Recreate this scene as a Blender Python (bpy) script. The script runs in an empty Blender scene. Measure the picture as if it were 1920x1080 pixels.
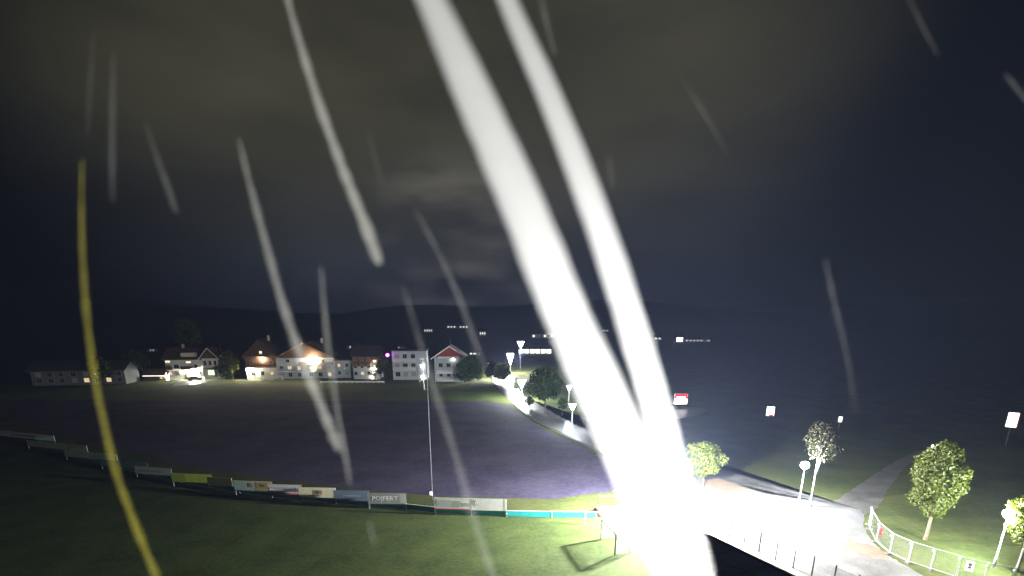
import bpy, bmesh, math, random
from mathutils import Vector, Matrix
R = math.radians
random.seed(11)
S = bpy.context.scene
COL = S.collection

# ------------------------------------------------------------------ camera, sky, exposure
CAM_H, FOC, PITCH, PY = 20.0, 1000.0, R(16.9), 904.0      # metres, focal length and principal row in 1920x1080 pixels
cd = bpy.data.cameras.new('camera')
cam = bpy.data.objects.new('camera', cd); COL.objects.link(cam)
cam.location = (0, 0, CAM_H)
cam.rotation_euler = (R(90) - PITCH, 0, 0)
cd.sensor_width = 36.0
cd.lens = FOC / 1920 * 36
cd.shift_y = (PY - 540) / 1920
cd.clip_start, cd.clip_end = 0.02, 6000
cd.dof.use_dof = True
cd.dof.focus_distance = 75.0
cd.dof.aperture_fstop = 1.9
S.camera = cam

W = bpy.data.worlds.new('World'); S.world = W; W.use_nodes = True
wn, wl = W.node_tree.nodes, W.node_tree.links
wn.clear()
def wnode(t, **k):
    n = wn.new(t)
    for a, v in k.items(): setattr(n, a, v)
    return n
w_out = wnode('ShaderNodeOutputWorld')
w_tc = wnode('ShaderNodeTexCoord')
w_sky = wnode('ShaderNodeTexSky'); w_sky.sky_type = 'NISHITA'; w_sky.sun_disc = False
w_sky.sun_elevation = R(2); w_sky.sun_rotation = R(200)
w_bs = wnode('ShaderNodeBackground'); w_bs.inputs['Strength'].default_value = 0.0004
wl.new(w_sky.outputs['Color'], w_bs.inputs['Color'])
# low cloud lit from below by the village: a broad soft glow in the cloud base, with faint cloud texture
w_dot = wnode('ShaderNodeVectorMath', operation='DOT_PRODUCT')
gd = Vector((-0.08, 0.88, 0.36)).normalized()
w_dot.inputs[1].default_value = gd
wl.new(w_tc.outputs['Generated'], w_dot.inputs[0])
w_mr = wnode('ShaderNodeMapRange', interpolation_type='SMOOTHERSTEP')
w_mr.inputs['From Min'].default_value = 0.76; w_mr.inputs['From Max'].default_value = 1.0
wl.new(w_dot.outputs['Value'], w_mr.inputs['Value'])
w_map = wnode('ShaderNodeMapping'); w_map.inputs['Scale'].default_value = (1.0, 1.0, 3.0)
wl.new(w_tc.outputs['Generated'], w_map.inputs['Vector'])
w_noise = wnode('ShaderNodeTexNoise'); w_noise.inputs['Scale'].default_value = 2.6; w_noise.inputs['Detail'].default_value = 5
wl.new(w_map.outputs['Vector'], w_noise.inputs['Vector'])
w_nr = wnode('ShaderNodeMapRange'); w_nr.inputs['From Min'].default_value = 0.3; w_nr.inputs['From Max'].default_value = 0.75
w_nr.inputs['To Min'].default_value = 0.55; w_nr.inputs['To Max'].default_value = 1.4
wl.new(w_noise.outputs['Fac'], w_nr.inputs['Value'])
w_mul = wnode('ShaderNodeMath', operation='MULTIPLY')
wl.new(w_mr.outputs['Result'], w_mul.inputs[0]); wl.new(w_nr.outputs['Result'], w_mul.inputs[1])
w_sep = wnode('ShaderNodeSeparateXYZ'); wl.new(w_tc.outputs['Generated'], w_sep.inputs[0])
w_el = wnode('ShaderNodeMapRange', interpolation_type='SMOOTHSTEP')
w_el.inputs['From Min'].default_value = -0.03; w_el.inputs['From Max'].default_value = 0.32
wl.new(w_sep.outputs['Z'], w_el.inputs['Value'])
w_col = wnode('ShaderNodeMix', data_type='RGBA')
w_col.inputs['A'].default_value = (0.013, 0.018, 0.032, 1)
w_col.inputs['B'].default_value = (0.047, 0.044, 0.025, 1)
wl.new(w_el.outputs['Result'], w_col.inputs['Factor'])
w_bg = wnode('ShaderNodeBackground')
wl.new(w_col.outputs['Result'], w_bg.inputs['Color']); wl.new(w_mul.outputs['Value'], w_bg.inputs['Strength'])
# one ragged cloud over the village, lit from below
w_d2 = wnode('ShaderNodeVectorMath', operation='DOT_PRODUCT'); w_d2.inputs[1].default_value = Vector((-0.085, 1.08, 0.118)).normalized()
wl.new(w_tc.outputs['Generated'], w_d2.inputs[0])
w_m2 = wnode('ShaderNodeMapRange', interpolation_type='SMOOTHERSTEP'); w_m2.inputs['From Min'].default_value = 0.975; w_m2.inputs['From Max'].default_value = 1.0
wl.new(w_d2.outputs['Value'], w_m2.inputs['Value'])
w_n2 = wnode('ShaderNodeTexNoise'); w_n2.inputs['Scale'].default_value = 7; w_n2.inputs['Detail'].default_value = 6
wl.new(w_map.outputs['Vector'], w_n2.inputs['Vector'])
w_r2 = wnode('ShaderNodeMapRange'); w_r2.inputs['From Min'].default_value = 0.42; w_r2.inputs['From Max'].default_value = 0.7
wl.new(w_n2.outputs['Fac'], w_r2.inputs['Value'])
w_x2 = wnode('ShaderNodeMath', operation='MULTIPLY'); wl.new(w_m2.outputs['Result'], w_x2.inputs[0]); wl.new(w_r2.outputs['Result'], w_x2.inputs[1])
w_b2 = wnode('ShaderNodeBackground'); w_b2.inputs['Color'].default_value = (0.055, 0.050, 0.044, 1); wl.new(w_x2.outputs[0], w_b2.inputs['Strength'])
w_a2 = wnode('ShaderNodeAddShader'); wl.new(w_bg.outputs[0], w_a2.inputs[0]); wl.new(w_b2.outputs[0], w_a2.inputs[1])
w_add = wnode('ShaderNodeAddShader')
wl.new(w_bs.outputs[0], w_add.inputs[0]); wl.new(w_a2.outputs[0], w_add.inputs[1])
wl.new(w_add.outputs[0], w_out.inputs['Surface'])

sd = bpy.data.lights.new('night_sky_light', 'SUN'); sd.energy = 0.004; sd.angle = R(20); sd.color = (0.8, 0.9, 1.0)
so = bpy.data.objects.new('night_sky_light', sd); COL.objects.link(so); so.rotation_euler = (R(40), 0, R(20))

S.view_settings.view_transform = 'Standard'; S.view_settings.look = 'None'
S.view_settings.exposure = 0.0; S.view_settings.gamma = 1.0
S.cycles.max_bounces = 6; S.cycles.diffuse_bounces = 3; S.cycles.transparent_max_bounces = 24
S.cycles.volume_bounces = 2; S.cycles.caustics_reflective = False; S.cycles.caustics_refractive = False
S.cycles.use_denoising = True
S.cycles.sample_clamp_indirect = 3.0

# ------------------------------------------------------------------ geometry helpers
FWD = Vector((0, math.cos(PITCH), -math.sin(PITCH))); UPV = Vector((0, math.sin(PITCH), math.cos(PITCH))); RGT = Vector((1, 0, 0))
def ray(x, y): return RGT * ((x - 960) / FOC) + UPV * ((PY - y) / FOC) + FWD
def G(x, y, z=0.0):                       # point on the plane z under that line of sight
    d = ray(x, y); t = (z - CAM_H) / d.z
    return Vector((0, 0, CAM_H)) + d * t
def smooth(t): t = max(0.0, min(1.0, t)); return t * t * (3 - 2 * t)
def terrain(x, y):
    d = y + 0.06 * abs(x)
    n = 3.0 * math.sin(x * 0.004 + 1.0) + 2.0 * math.sin(x * 0.011 + y * 0.003)
    s = smooth((d - 320) / 1500)
    return s * (56 + 5.0 * n + 5 * math.sin(x * 0.021 + 2) * math.sin(y * 0.006))
def GT(x, y):                             # point on the terrain
    d = ray(x, y); o = Vector((0, 0, CAM_H)); t = 20.0
    while t < 2400:
        p = o + d * t
        if p.z <= terrain(p.x, p.y): return Vector((p.x, p.y, terrain(p.x, p.y)))
        t += 1.0 + t * 0.002
    return o + d * 900
def mpp(x, y): return CAM_H / -ray(x, y).z / FOC * 1.0    # metres per 1920-pixel at the ground point
def P_at(x, y, dist): return Vector((0, 0, CAM_H)) + ray(x, y) * dist

class MB:
    def __init__(s): s.v = []; s.f = []
    def add(s, vs, fs):
        n = len(s.v); s.v += [Vector(v) for v in vs]; s.f += [[i + n for i in f] for f in fs]; return s
    def box(s, c, d, rz=0.0, m=None):
        c = Vector(c); a, b, e = d[0] / 2, d[1] / 2, d[2] / 2
        M = m or Matrix.Rotation(rz, 3, 'Z')
        vs = [c + M @ Vector((x * a, y * b, z * e)) for x in (-1, 1) for y in (-1, 1) for z in (-1, 1)]
        return s.add(vs, [(0, 1, 3, 2), (4, 6, 7, 5), (0, 4, 5, 1), (2, 3, 7, 6), (0, 2, 6, 4), (1, 5, 7, 3)])
    def tube(s, path, rad, n=8, cap=True):
        path = [Vector(p) for p in path]
        if not isinstance(rad, (list, tuple)): rad = [rad] * len(path)
        rings = []; ref = None
        for i, p in enumerate(path):
            t = (path[min(i + 1, len(path) - 1)] - path[max(i - 1, 0)]).normalized()
            if ref is None: ref = t.orthogonal().normalized()
            u = (ref - t * ref.dot(t)).normalized(); ref = u; w = t.cross(u)
            rings.append([p + (u * math.cos(2 * math.pi * k / n) + w * math.sin(2 * math.pi * k / n)) * rad[i] for k in range(n)])
        vs = [v for r in rings for v in r]; fs = []
        for i in range(len(path) - 1):
            for k in range(n):
                k2 = (k + 1) % n
                fs.append((i * n + k, i * n + k2, (i + 1) * n + k2, (i + 1) * n + k))
        if cap: fs += [tuple(range(n))[::-1], tuple((len(path) - 1) * n + k for k in range(n))]
        return s.add(vs, fs)
    def lathe(s, prof, c=(0, 0, 0), n=14):
        c = Vector(c); vs = []; fs = []
        for r, z in prof:
            vs += [c + Vector((r * math.cos(2 * math.pi * k / n), r * math.sin(2 * math.pi * k / n), z)) for k in range(n)]
        for i in range(len(prof) - 1):
            for k in range(n):
                k2 = (k + 1) % n; fs.append((i * n + k, i * n + k2, (i + 1) * n + k2, (i + 1) * n + k))
        fs += [tuple(range(n))[::-1], tuple((len(prof) - 1) * n + k for k in range(n))]
        return s.add(vs, fs)
    def prism(s, poly, y0, y1):           # polygon in x,z pushed from y0 to y1
        n = len(poly)
        vs = [(x, y0, z) for x, z in poly] + [(x, y1, z) for x, z in poly]
        fs = [tuple(range(n)), tuple(range(2 * n - 1, n - 1, -1))] + [(i, i + n, (i + 1) % n + n, (i + 1) % n) for i in range(n)]
        return s.add(vs, fs)
    def mesh(s, name, fix=True):
        me = bpy.data.meshes.new(name); me.from_pydata([tuple(v) for v in s.v], [], s.f); me.update()
        if fix:
            bm = bmesh.new(); bm.from_mesh(me); bmesh.ops.recalc_face_normals(bm, faces=bm.faces); bm.to_mesh(me); bm.free()
        return me
    def build(s, name, mat, parent=None, smooth_=False, fix=True):
        me = s.mesh(name, fix)
        if mat: me.materials.append(mat)
        if smooth_:
            for p in me.polygons: p.use_smooth = True
        o = bpy.data.objects.new(name, me); COL.objects.link(o)
        if parent: o.parent = parent
        return o
def tag(o, label=None, cat=None, group=None, kind=None):
    if label: o['label'] = label
    if cat: o['category'] = cat
    if group: o['group'] = group
    if kind: o['kind'] = kind
    return o
def thing(name, label, cat, loc=(0, 0, 0), rz=0.0, group=None):
    o = bpy.data.objects.new(name, None); COL.objects.link(o); o.empty_display_size = 0.3
    o.location = loc; o.rotation_euler = (0, 0, rz)
    return tag(o, label, cat, group)
def copy_tree(o, parent=None):
    c = o.copy(); COL.objects.link(c); c.parent = parent
    for ch in list(o.children): copy_tree(ch, c)
    return c
def catmull(pts, k=6, closed=False):
    out = []; n = len(pts)
    rng = range(n if closed else n - 1)
    for i in rng:
        g = lambda j: pts[j % n] if closed else pts[max(0, min(n - 1, j))]
        p0, p1, p2, p3 = g(i - 1), g(i), g(i + 1), g(i + 2)
        for q in range(k):
            t = q / k
            out.append(tuple(0.5 * (2 * b + (c - a) * t + (2 * a - 5 * b + 4 * c - d) * t * t + (-a + 3 * b - 3 * c + d) * t ** 3)
                             for a, b, c, d in zip(p0, p1, p2, p3)))
    if not closed: out.append(tuple(pts[-1]))
    return out
def sheet(name, px, z, mat, kind='structure', jit=0.0):
    if jit:
        rj = random.Random(name); px = [(x + rj.uniform(-jit, jit), y + rj.uniform(-jit, jit) * .5) for x, y in px]
    me = bpy.data.meshes.new(name); bm = bmesh.new()
    vs = [bm.verts.new(G(x, y, z)) for x, y in px]
    f = bm.faces.new(vs); bmesh.ops.triangulate(bm, faces=[f]); bmesh.ops.recalc_face_normals(bm, faces=bm.faces)
    for f in bm.faces:
        if f.normal.z < 0: f.normal_flip()
    bm.to_mesh(me); bm.free(); me.materials.append(mat)
    o = bpy.data.objects.new(name, me); COL.objects.link(o); return tag(o, kind=kind)

# ------------------------------------------------------------------ materials
def M(name, col, rough=0.7, var=0.25, scale=4.0, bump=0.0, bscale=30.0, metal=0.0, spec=0.4, col2=None, coat=0.0, trans=0.0):
    m = bpy.data.materials.new(name); m.use_nodes = True
    nt = m.node_tree; b = nt.nodes['Principled BSDF']
    tc = nt.nodes.new('ShaderNodeTexCoord')
    nz = nt.nodes.new('ShaderNodeTexNoise'); nz.inputs['Scale'].default_value = scale; nz.inputs['Detail'].default_value = 6; nz.inputs['Roughness'].default_value = 0.65
    nt.links.new(tc.outputs['Object'], nz.inputs['Vector'])
    cr = nt.nodes.new('ShaderNodeValToRGB')
    c2 = col2 or tuple(min(1, c * (1 + var)) for c in col); c1 = tuple(c * (1 - var) for c in col) if not col2 else col
    cr.color_ramp.elements[0].color = (*c1, 1); cr.color_ramp.elements[1].color = (*c2, 1)
    cr.color_ramp.elements[0].position = 0.32; cr.color_ramp.elements[1].position = 0.68
    nf = nt.nodes.new('ShaderNodeTexNoise'); nf.inputs['Scale'].default_value = scale * 11; nf.inputs['Detail'].default_value = 4
    nt.links.new(tc.outputs['Object'], nf.inputs['Vector'])
    mf = nt.nodes.new('ShaderNodeMath'); mf.operation = 'MULTIPLY_ADD'; mf.inputs[1].default_value = 0.55
    sf = nt.nodes.new('ShaderNodeMath'); sf.operation = 'SUBTRACT'; sf.inputs[1].default_value = 0.275
    nt.links.new(nz.outputs['Fac'], sf.inputs[0]); nt.links.new(nf.outputs['Fac'], mf.inputs[0]); nt.links.new(sf.outputs[0], mf.inputs[2])
    nt.links.new(mf.outputs[0], cr.inputs['Fac']); nt.links.new(cr.outputs['Color'], b.inputs['Base Color'])
    b.inputs['Roughness'].default_value = rough; b.inputs['Metallic'].default_value = metal
    b.inputs['Specular IOR Level'].default_value = spec
    if bump:
        n2 = nt.nodes.new('ShaderNodeTexNoise'); n2.inputs['Scale'].default_value = bscale; n2.inputs['Detail'].default_value = 5
        nt.links.new(tc.outputs['Object'], n2.inputs['Vector'])
        bp = nt.nodes.new('ShaderNodeBump'); bp.inputs['Strength'].default_value = bump; bp.inputs['Distance'].default_value = 0.05
        nt.links.new(n2.outputs['Fac'], bp.inputs['Height']); nt.links.new(bp.outputs['Normal'], b.inputs['Normal'])
    return m
def emis(name, col, strength):
    m = bpy.data.materials.new(name); m.use_nodes = True; nt = m.node_tree; nt.nodes.clear()
    o = nt.nodes.new('ShaderNodeOutputMaterial'); e = nt.nodes.new('ShaderNodeEmission')
    tc = nt.nodes.new('ShaderNodeTexCoord'); nz = nt.nodes.new('ShaderNodeTexNoise'); nz.inputs['Scale'].default_value = 3
    mx = nt.nodes.new('ShaderNodeMix'); mx.data_type = 'RGBA'
    mx.inputs['A'].default_value = (*[c * 0.93 for c in col], 1); mx.inputs['B'].default_value = (*col, 1)
    nt.links.new(tc.outputs['Object'], nz.inputs['Vector']); nt.links.new(nz.outputs['Fac'], mx.inputs['Factor'])
    nt.links.new(mx.outputs['Result'], e.inputs['Color']); e.inputs['Strength'].default_value = strength
    nt.links.new(e.outputs[0], o.inputs['Surface']); return m
def wire_mat(name, col, spacing, fill, base=0.0):
    """fine woven wire: far too thin to pick apart at this distance"""
    m = bpy.data.materials.new(name); m.use_nodes = True; nt = m.node_tree; b = nt.nodes['Principled BSDF']; out = nt.nodes['Material Output']
    b.inputs['Base Color'].default_value = (*col, 1); b.inputs['Roughness'].default_value = 0.45; b.inputs['Metallic'].default_value = 0.2
    tc = nt.nodes.new('ShaderNodeTexCoord'); sx = nt.nodes.new('ShaderNodeSeparateXYZ'); nt.links.new(tc.outputs['Object'], sx.inputs[0])
    outs = []
    for ax in ('X', 'Z'):
        a = nt.nodes.new('ShaderNodeMath'); a.operation = 'MULTIPLY'; a.inputs[1].default_value = 1 / spacing; nt.links.new(sx.outputs[ax], a.inputs[0])
        f = nt.nodes.new('ShaderNodeMath'); f.operation = 'FRACT'; nt.links.new(a.outputs[0], f.inputs[0])
        l = nt.nodes.new('ShaderNodeMath'); l.operation = 'LESS_THAN'; l.inputs[1].default_value = fill; nt.links.new(f.outputs[0], l.inputs[0]); outs.append(l)
    mx = nt.nodes.new('ShaderNodeMath'); mx.operation = 'MAXIMUM'; nt.links.new(outs[0].outputs[0], mx.inputs[0]); nt.links.new(outs[1].outputs[0], mx.inputs[1])
    m2 = nt.nodes.new('ShaderNodeMath'); m2.operation = 'MAXIMUM'; m2.inputs[1].default_value = base; nt.links.new(mx.outputs[0], m2.inputs[0])
    tr = nt.nodes.new('ShaderNodeBsdfTransparent'); ms = nt.nodes.new('ShaderNodeMixShader')
    nt.links.new(m2.outputs[0], ms.inputs['Fac']); nt.links.new(tr.outputs[0], ms.inputs[1]); nt.links.new(b.outputs[0], ms.inputs[2]); nt.links.new(ms.outputs[0], out.inputs['Surface'])
    return m
def leaf_mat(name, c1, c2):
    m = M(name, c1, rough=0.55, col2=c2, scale=1.3, spec=0.35)
    nt = m.node_tree; b = nt.nodes['Principled BSDF']; out = nt.nodes['Material Output']
    t = nt.nodes.new('ShaderNodeBsdfTranslucent'); ms = nt.nodes.new('ShaderNodeMixShader'); ms.inputs['Fac'].default_value = 0.3
    src = b.inputs['Base Color'].links[0].from_socket
    nt.links.new(src, t.inputs['Color']); nt.links.new(b.outputs[0], ms.inputs[1]); nt.links.new(t.outputs[0], ms.inputs[2]); nt.links.new(ms.outputs[0], out.inputs['Surface'])
    return m

m_ground = M('grass_ground', (0.034, 0.050, 0.014), rough=0.95, col2=(0.08, 0.088, 0.028), scale=0.16, bump=0.6, bscale=6, spec=0.1)
m_pitch = M('pitch_turf', (0.028, 0.046, 0.012), rough=0.95, col2=(0.060, 0.080, 0.022), scale=0.22, bump=0.7, bscale=9, spec=0.1)
m_meadow = M('meadow_grass', (0.06, 0.085, 0.025), rough=0.95, col2=(0.10, 0.125, 0.035), scale=0.08, spec=0.1)
m_field = M('bare_field_soil', (0.030, 0.027, 0.054), rough=0.9, col2=(0.068, 0.058, 0.096), scale=0.12, bump=0.8, bscale=3, spec=0.15)
m_road = M('wet_asphalt', (0.085, 0.083, 0.078), rough=0.40, col2=(0.175, 0.168, 0.158), scale=0.35, bump=0.15, bscale=14, spec=0.5)
m_track = M('gravel_track', (0.05, 0.05, 0.042), rough=0.8, col2=(0.11, 0.10, 0.085), scale=0.5, bump=0.4, bscale=8)
m_mud = M('mud', (0.10, 0.075, 0.05), rough=0.7, col2=(0.18, 0.14, 0.10), scale=0.6, bump=0.8, bscale=4)
m_drab0 = M('dark_render', (0.12, 0.12, 0.12), rough=.9)
m_kerb = M('kerb_concrete', (0.10, 0.10, 0.10), rough=0.8)
m_white = M('white_render', (0.72, 0.71, 0.67), rough=0.85, var=0.08, scale=0.5)
m_grey_render = M('grey_render', (0.42, 0.47, 0.52), rough=0.85, var=0.1, scale=0.5)
m_cream = M('cream_render', (0.62, 0.56, 0.46), rough=0.85, var=0.1, scale=0.6)
m_wood = M('brown_timber', (0.10, 0.055, 0.028), rough=0.7, var=0.35, scale=3)
m_redwood = M('red_boarding', (0.24, 0.035, 0.03), rough=0.7, var=0.2, scale=3)
m_roof = M('brown_roof_tiles', (0.13, 0.075, 0.045), rough=0.75, var=0.3, scale=2, bump=0.5, bscale=8)
m_roofd = M('dark_roof_tiles', (0.06, 0.05, 0.05), rough=0.7, var=0.3, scale=2)
m_glass = M('dark_window_glass', (0.02, 0.025, 0.03), rough=0.08, spec=0.8, var=0.1)
m_frame = M('window_frame', (0.35, 0.3, 0.25), rough=0.6)
m_fascia = M('white_paint', (0.78, 0.78, 0.76), rough=0.5, var=0.05)
m_steel = M('galvanised_steel', (0.34, 0.35, 0.35), rough=0.5, metal=0.3, var=0.15, scale=8)
m_darkpost = M('dark_post', (0.018, 0.017, 0.016), rough=0.6, var=0.3, scale=8)
m_teal = M('turquoise_board', (0.03, 0.36, 0.36), rough=0.55, var=0.15, scale=1.2)
m_bark = M('bark', (0.13, 0.10, 0.07), rough=0.9, var=0.4, scale=6, bump=0.6, bscale=12)
m_bark_pale = M('pale_bark', (0.20, 0.19, 0.165), rough=0.85, var=0.3, scale=6, bump=0.4, bscale=12)
m_leaf = leaf_mat('green_leaves', (0.040, 0.058, 0.004), (0.080, 0.095, 0.008))
m_leaf_dark = leaf_mat('dark_leaves', (0.022, 0.05, 0.016), (0.045, 0.08, 0.025))
m_leaf_brown = leaf_mat('autumn_leaves', (0.013, 0.016, 0.003), (0.028, 0.024, 0.006))
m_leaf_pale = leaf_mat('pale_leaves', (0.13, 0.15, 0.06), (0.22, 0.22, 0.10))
m_lampwhite = emis('street_lamp_glow', (0.92, 0.96, 1.0), 2600)

# ------------------------------------------------------------------ ground, field, road
road_left = [(920, 706), (934, 728), (950, 745), (972, 763), (1002, 785), (1055, 812), (1110, 838), (1165, 868), (1205, 905), (1240, 948), (1285, 980), (1330, 992)]
fence_line = [(1328, 987), (1342.5, 998.5), (1367, 1012), (1394, 1024.6), (1422, 1039), (1453, 1054.8), (1486, 1070), (1520, 1087), (1560, 1106), (1602, 1126), (1650, 1149)]
xs = [-2600, -1400, -800, -500, -350, -250, -160, -80, 0, 80, 160, 250, 350, 500, 800, 1400, 2600]
xs = sorted(set(xs + list(range(-600, 601, 60))))

ys = [-150, 0, 60] + [80, 150, 250, 300, 320] + [320 + 18 * i for i in range(1, 80)] + [1800, 1900, 2000, 2300, 2600]
gb = MB(); nx = len(xs)
gb.v = [Vector((x, y, terrain(x, y) if y > 300 else 0.0)) for y in ys for x in xs]
gb.f = [(j * nx + i, j * nx + i + 1, (j + 1) * nx + i + 1, (j + 1) * nx + i) for j in range(len(ys) - 1) for i in range(nx - 1)]
tag(gb.build('ground', m_ground), kind='structure')

road_right = [(1830, 1150), (1752, 1092), (1700, 1062), (1664, 1040), (1640, 1020), (1622, 990), (1618, 962), (1590, 951), (1530, 953), (1480, 946), (1445, 930), (1395, 912), (1335, 894), (1285, 878),
              (1235, 862), (1180, 842), (1135, 822), (1095, 805), (1058, 790), (1030, 776), (1004, 760), (986, 744), (974, 730), (966, 715), (958, 700), (945, 690), (925, 690)]
road_px = catmull(road_left, 5) + fence_line[2:] + [(x + random.Random(i).uniform(-1.6, 1.6), y + random.Random(i + 500).uniform(-1.1, 1.1)) for i, (x, y) in enumerate(catmull(road_right, 6))]
road = sheet('road', road_px, 0.012, m_road)
sheet('track', catmull([(1545, 953), (1580, 930), (1612, 908), (1645, 886), (1685, 862), (1720, 845), (1732, 848), (1706, 868), (1684, 892), (1664, 918), (1650, 945), (1622, 965), (1600, 957)], 9, True), 0.006, m_track, jit=2.2)
field_px = [(-700, 742), (300, 752), (900, 753), (940, 757)] + catmull([(956, 762), (994, 790), (1046, 818), (1102, 844), (1150, 874), (1172, 902), (1150, 920), (1090, 928), (1040, 936)], 4) \
    + [(960, 934), (816, 930), (640, 914), (511, 898), (340, 870), (212, 838), (85, 800), (0, 776), (-160, 758), (-700, 746)]
sheet('field', field_px, 0.006, m_field)
sheet('meadow', [(-600, 726), (330, 716), (700, 718), (925, 722), (946, 744), (900, 752), (300, 751), (-600, 741)], 0.005, m_meadow)
pitch_px = [(1118, 972), (950, 970), (816, 963), (762, 956), (631, 945), (511, 933), (340, 906), (212, 875), (85, 837), (27, 816), (-200, 770), (-900, 900), (-900, 1300), (1290, 1300), (1235, 1085), (1195, 1030), (1160, 985), (1140, 974)]
sheet('pitch', pitch_px, 0.007, m_pitch)
# kerb between field and road
kp = [G(x, y) for x, y in catmull([(a - 3, b + 2) for a, b in road_left[3:9]], 5)]
kb = MB()
for a, b in zip(kp[:-1], kp[1:]):
    d = b - a; kb.box((a + b) / 2 + Vector((0, 0, 0.06)), (d.length + 0.02, 0.3, 0.13), math.atan2(d.y, d.x))
tag(kb.build('kerb', m_kerb), kind='structure')
# rough muddy verge by the road bend and worn patches at the junction
sheet('verge', catmull([(1312, 905), (1340, 897), (1390, 913), (1436, 930), (1462, 942), (1420, 938), (1370, 930), (1330, 924)], 9, True), 0.018, m_mud, jit=2.5)
sheet('worn_patch', catmull([(1560, 1012), (1600, 1016), (1640, 1024), (1668, 1046), (1640, 1046), (1600, 1034), (1575, 1030)], 9, True), 0.018, m_mud, jit=2.5)

# embankment that drops away behind the mesh fence: crest along the fence, toe towards the camera
eb = MB()
fl = [G(x, y) for x, y in fence_line]
crest, toe = [], []
for i, p in enumerate(fl):
    d = (fl[min(i + 1, len(fl) - 1)] - fl[max(i - 1, 0)]).normalized(); nrm = Vector((d.y, -d.x, 0))
    if nrm.y > 0: nrm = -nrm
    crest.append((p + nrm * -0.25, p + nrm * 0.7, p + nrm * 1.2))
n = len(fl)
for a, b, c in crest: eb.v += [a + Vector((0, 0, 0.014)), a + Vector((0, 0, 0.22)), b + Vector((0, 0, 0.20)), c + Vector((0, 0, 0.013))]
for i in range(n - 1):
    for k in range(3): eb.f.append((i * 4 + k, i * 4 + k + 1, (i + 1) * 4 + k + 1, (i + 1) * 4 + k))
eb.f += [(0, 3, 2, 1), ((n - 1) * 4, (n - 1) * 4 + 1, (n - 1) * 4 + 2, (n - 1) * 4 + 3)]
tag(eb.build('earth_bank', m_mud), 'low earth bank running under the dark posted wire fence', 'bank')

# ------------------------------------------------------------------ trees and shrubs
def leaf_cloud(mb, blobs, n, size, rnd, squash=1.0):
    """leaf-sized quads scattered through overlapping clumps"""
    tot = sum(b[3] ** 2 for b in blobs)
    for bx, by, bz, br in blobs:
        k = int(n * br * br / tot)
        for _ in range(k):
            while True:
                u = Vector((rnd.uniform(-1, 1), rnd.uniform(-1, 1), rnd.uniform(-1, 1)))
                if 0.05 < u.length <= 1: break
            u = u.normalized() * (u.length ** 0.45) * rnd.uniform(0.82, 1.12)
            c = Vector((bx + u.x * br, by + u.y * br, bz + u.z * br * squash))
            nrm = (u + Vector((rnd.uniform(-1, 1), rnd.uniform(-1, 1), rnd.uniform(-0.6, 1)))).normalized()
            a = nrm.orthogonal().normalized(); b = nrm.cross(a)
            th = rnd.uniform(0, 6.28); a, b = a * math.cos(th) + b * math.sin(th), b * math.cos(th) - a * math.sin(th)
            s_ = size * rnd.uniform(0.6, 1.3)
            mb.add([c - a * s_, c + b * s_ * 0.45, c + a * s_, c - b * s_ * 0.45], [(0, 1, 2, 3)])
def tree(label, base, h, cw, trunk_h, leaves, bark, mat, size, seed, shape='round', lean=0.0, group=None, name='tree', fork=False):
    rnd = random.Random(seed)
    t = thing(name, label, 'tree', base, rnd.uniform(0, 6.28) if not fork else 0.0, group)
    r0 = max(0.07, h * (0.011 if fork else 0.016))
    tb = MB(); top = Vector((lean * h * 0.5, 0, h * 0.72))
    tb.tube([(0, 0, -0.15), (0, 0, 0.25), (lean * 0.2 * h, 0.04, trunk_h), tuple(top)], [r0 * 1.5, r0 * 1.05, r0 * 0.8, r0 * 0.25], 8)
    blobs = []
    nl = 15 if shape == 'round' else 18
    for i in range(nl):
        a = i * 2.4 + rnd.uniform(-.4, .4); f = (i + 0.6) / nl
        z = trunk_h + (h - trunk_h) * (0.10 + 0.80 * f)
        if shape == 'round': rr = cw * 0.5 * math.sin(math.pi * (0.22 + 0.72 * f)) ** 0.8
        elif shape == 'cone': rr = cw * 0.5 * (1.12 - f) ** 0.8
        else: rr = cw * 0.5 * (0.55 + 0.45 * math.sin(math.pi * f))
        off = rr * (rnd.uniform(0.35, 0.80) if shape == 'round' else rnd.uniform(0.25, 0.62))
        br = rr * (rnd.uniform(0.26, 0.52) if shape == 'round' else rnd.uniform(0.32, 0.55)) + 0.10 * cw * 0.5
        e = Vector((math.cos(a) * off + lean * h * 0.4 * f, math.sin(a) * off, z))
        s0 = Vector((lean * h * 0.35 * f, 0, trunk_h + (z - trunk_h) * 0.35 - 0.2))
        tb.tube([s0, s0.lerp(e, 0.55) + Vector((0, 0, 0.12 * h * 0.1)), e], [r0 * 0.5, r0 * 0.32, r0 * 0.12], 5)
        blobs.append((e.x, e.y, min(e.z, h - br * 0.7), br))
    if fork:
        tb.tube([(0, 0, trunk_h * 0.75), (0.45, 0, trunk_h * 1.15), (0.75, 0.1, trunk_h * 1.6)], [r0 * 0.7, r0 * 0.55, r0 * 0.2], 6)
    tb.build('trunk', bark, t, True)
    cb = MB(); leaf_cloud(cb, blobs, leaves, size, rnd, 0.85)
    cb.build('crown', mat, t, fix=False)
    return t
def tree_px(label, bx, by, top_y, width_px, trunk_px, leaves, bark, mat, size, seed, **k):
    b = G(bx, by); m = mpp(bx, by)
    return tree(label, b, (by - top_y) * m, width_px * m, trunk_px * m, leaves, bark, mat, size, seed, **k)
tree_px('small bushy yellow green tree at the bend of the lit road', 1318, 912, 824, 74, 18, 6500, m_bark, m_leaf, 0.18, 3)
tree_px('slender tree with pale forked trunk and brownish crown beside the lamp post', 1519, 949, 786, 66, 84, 1900, m_bark_pale, m_leaf_brown, 0.16, 4, shape='oval', fork=True)
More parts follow.
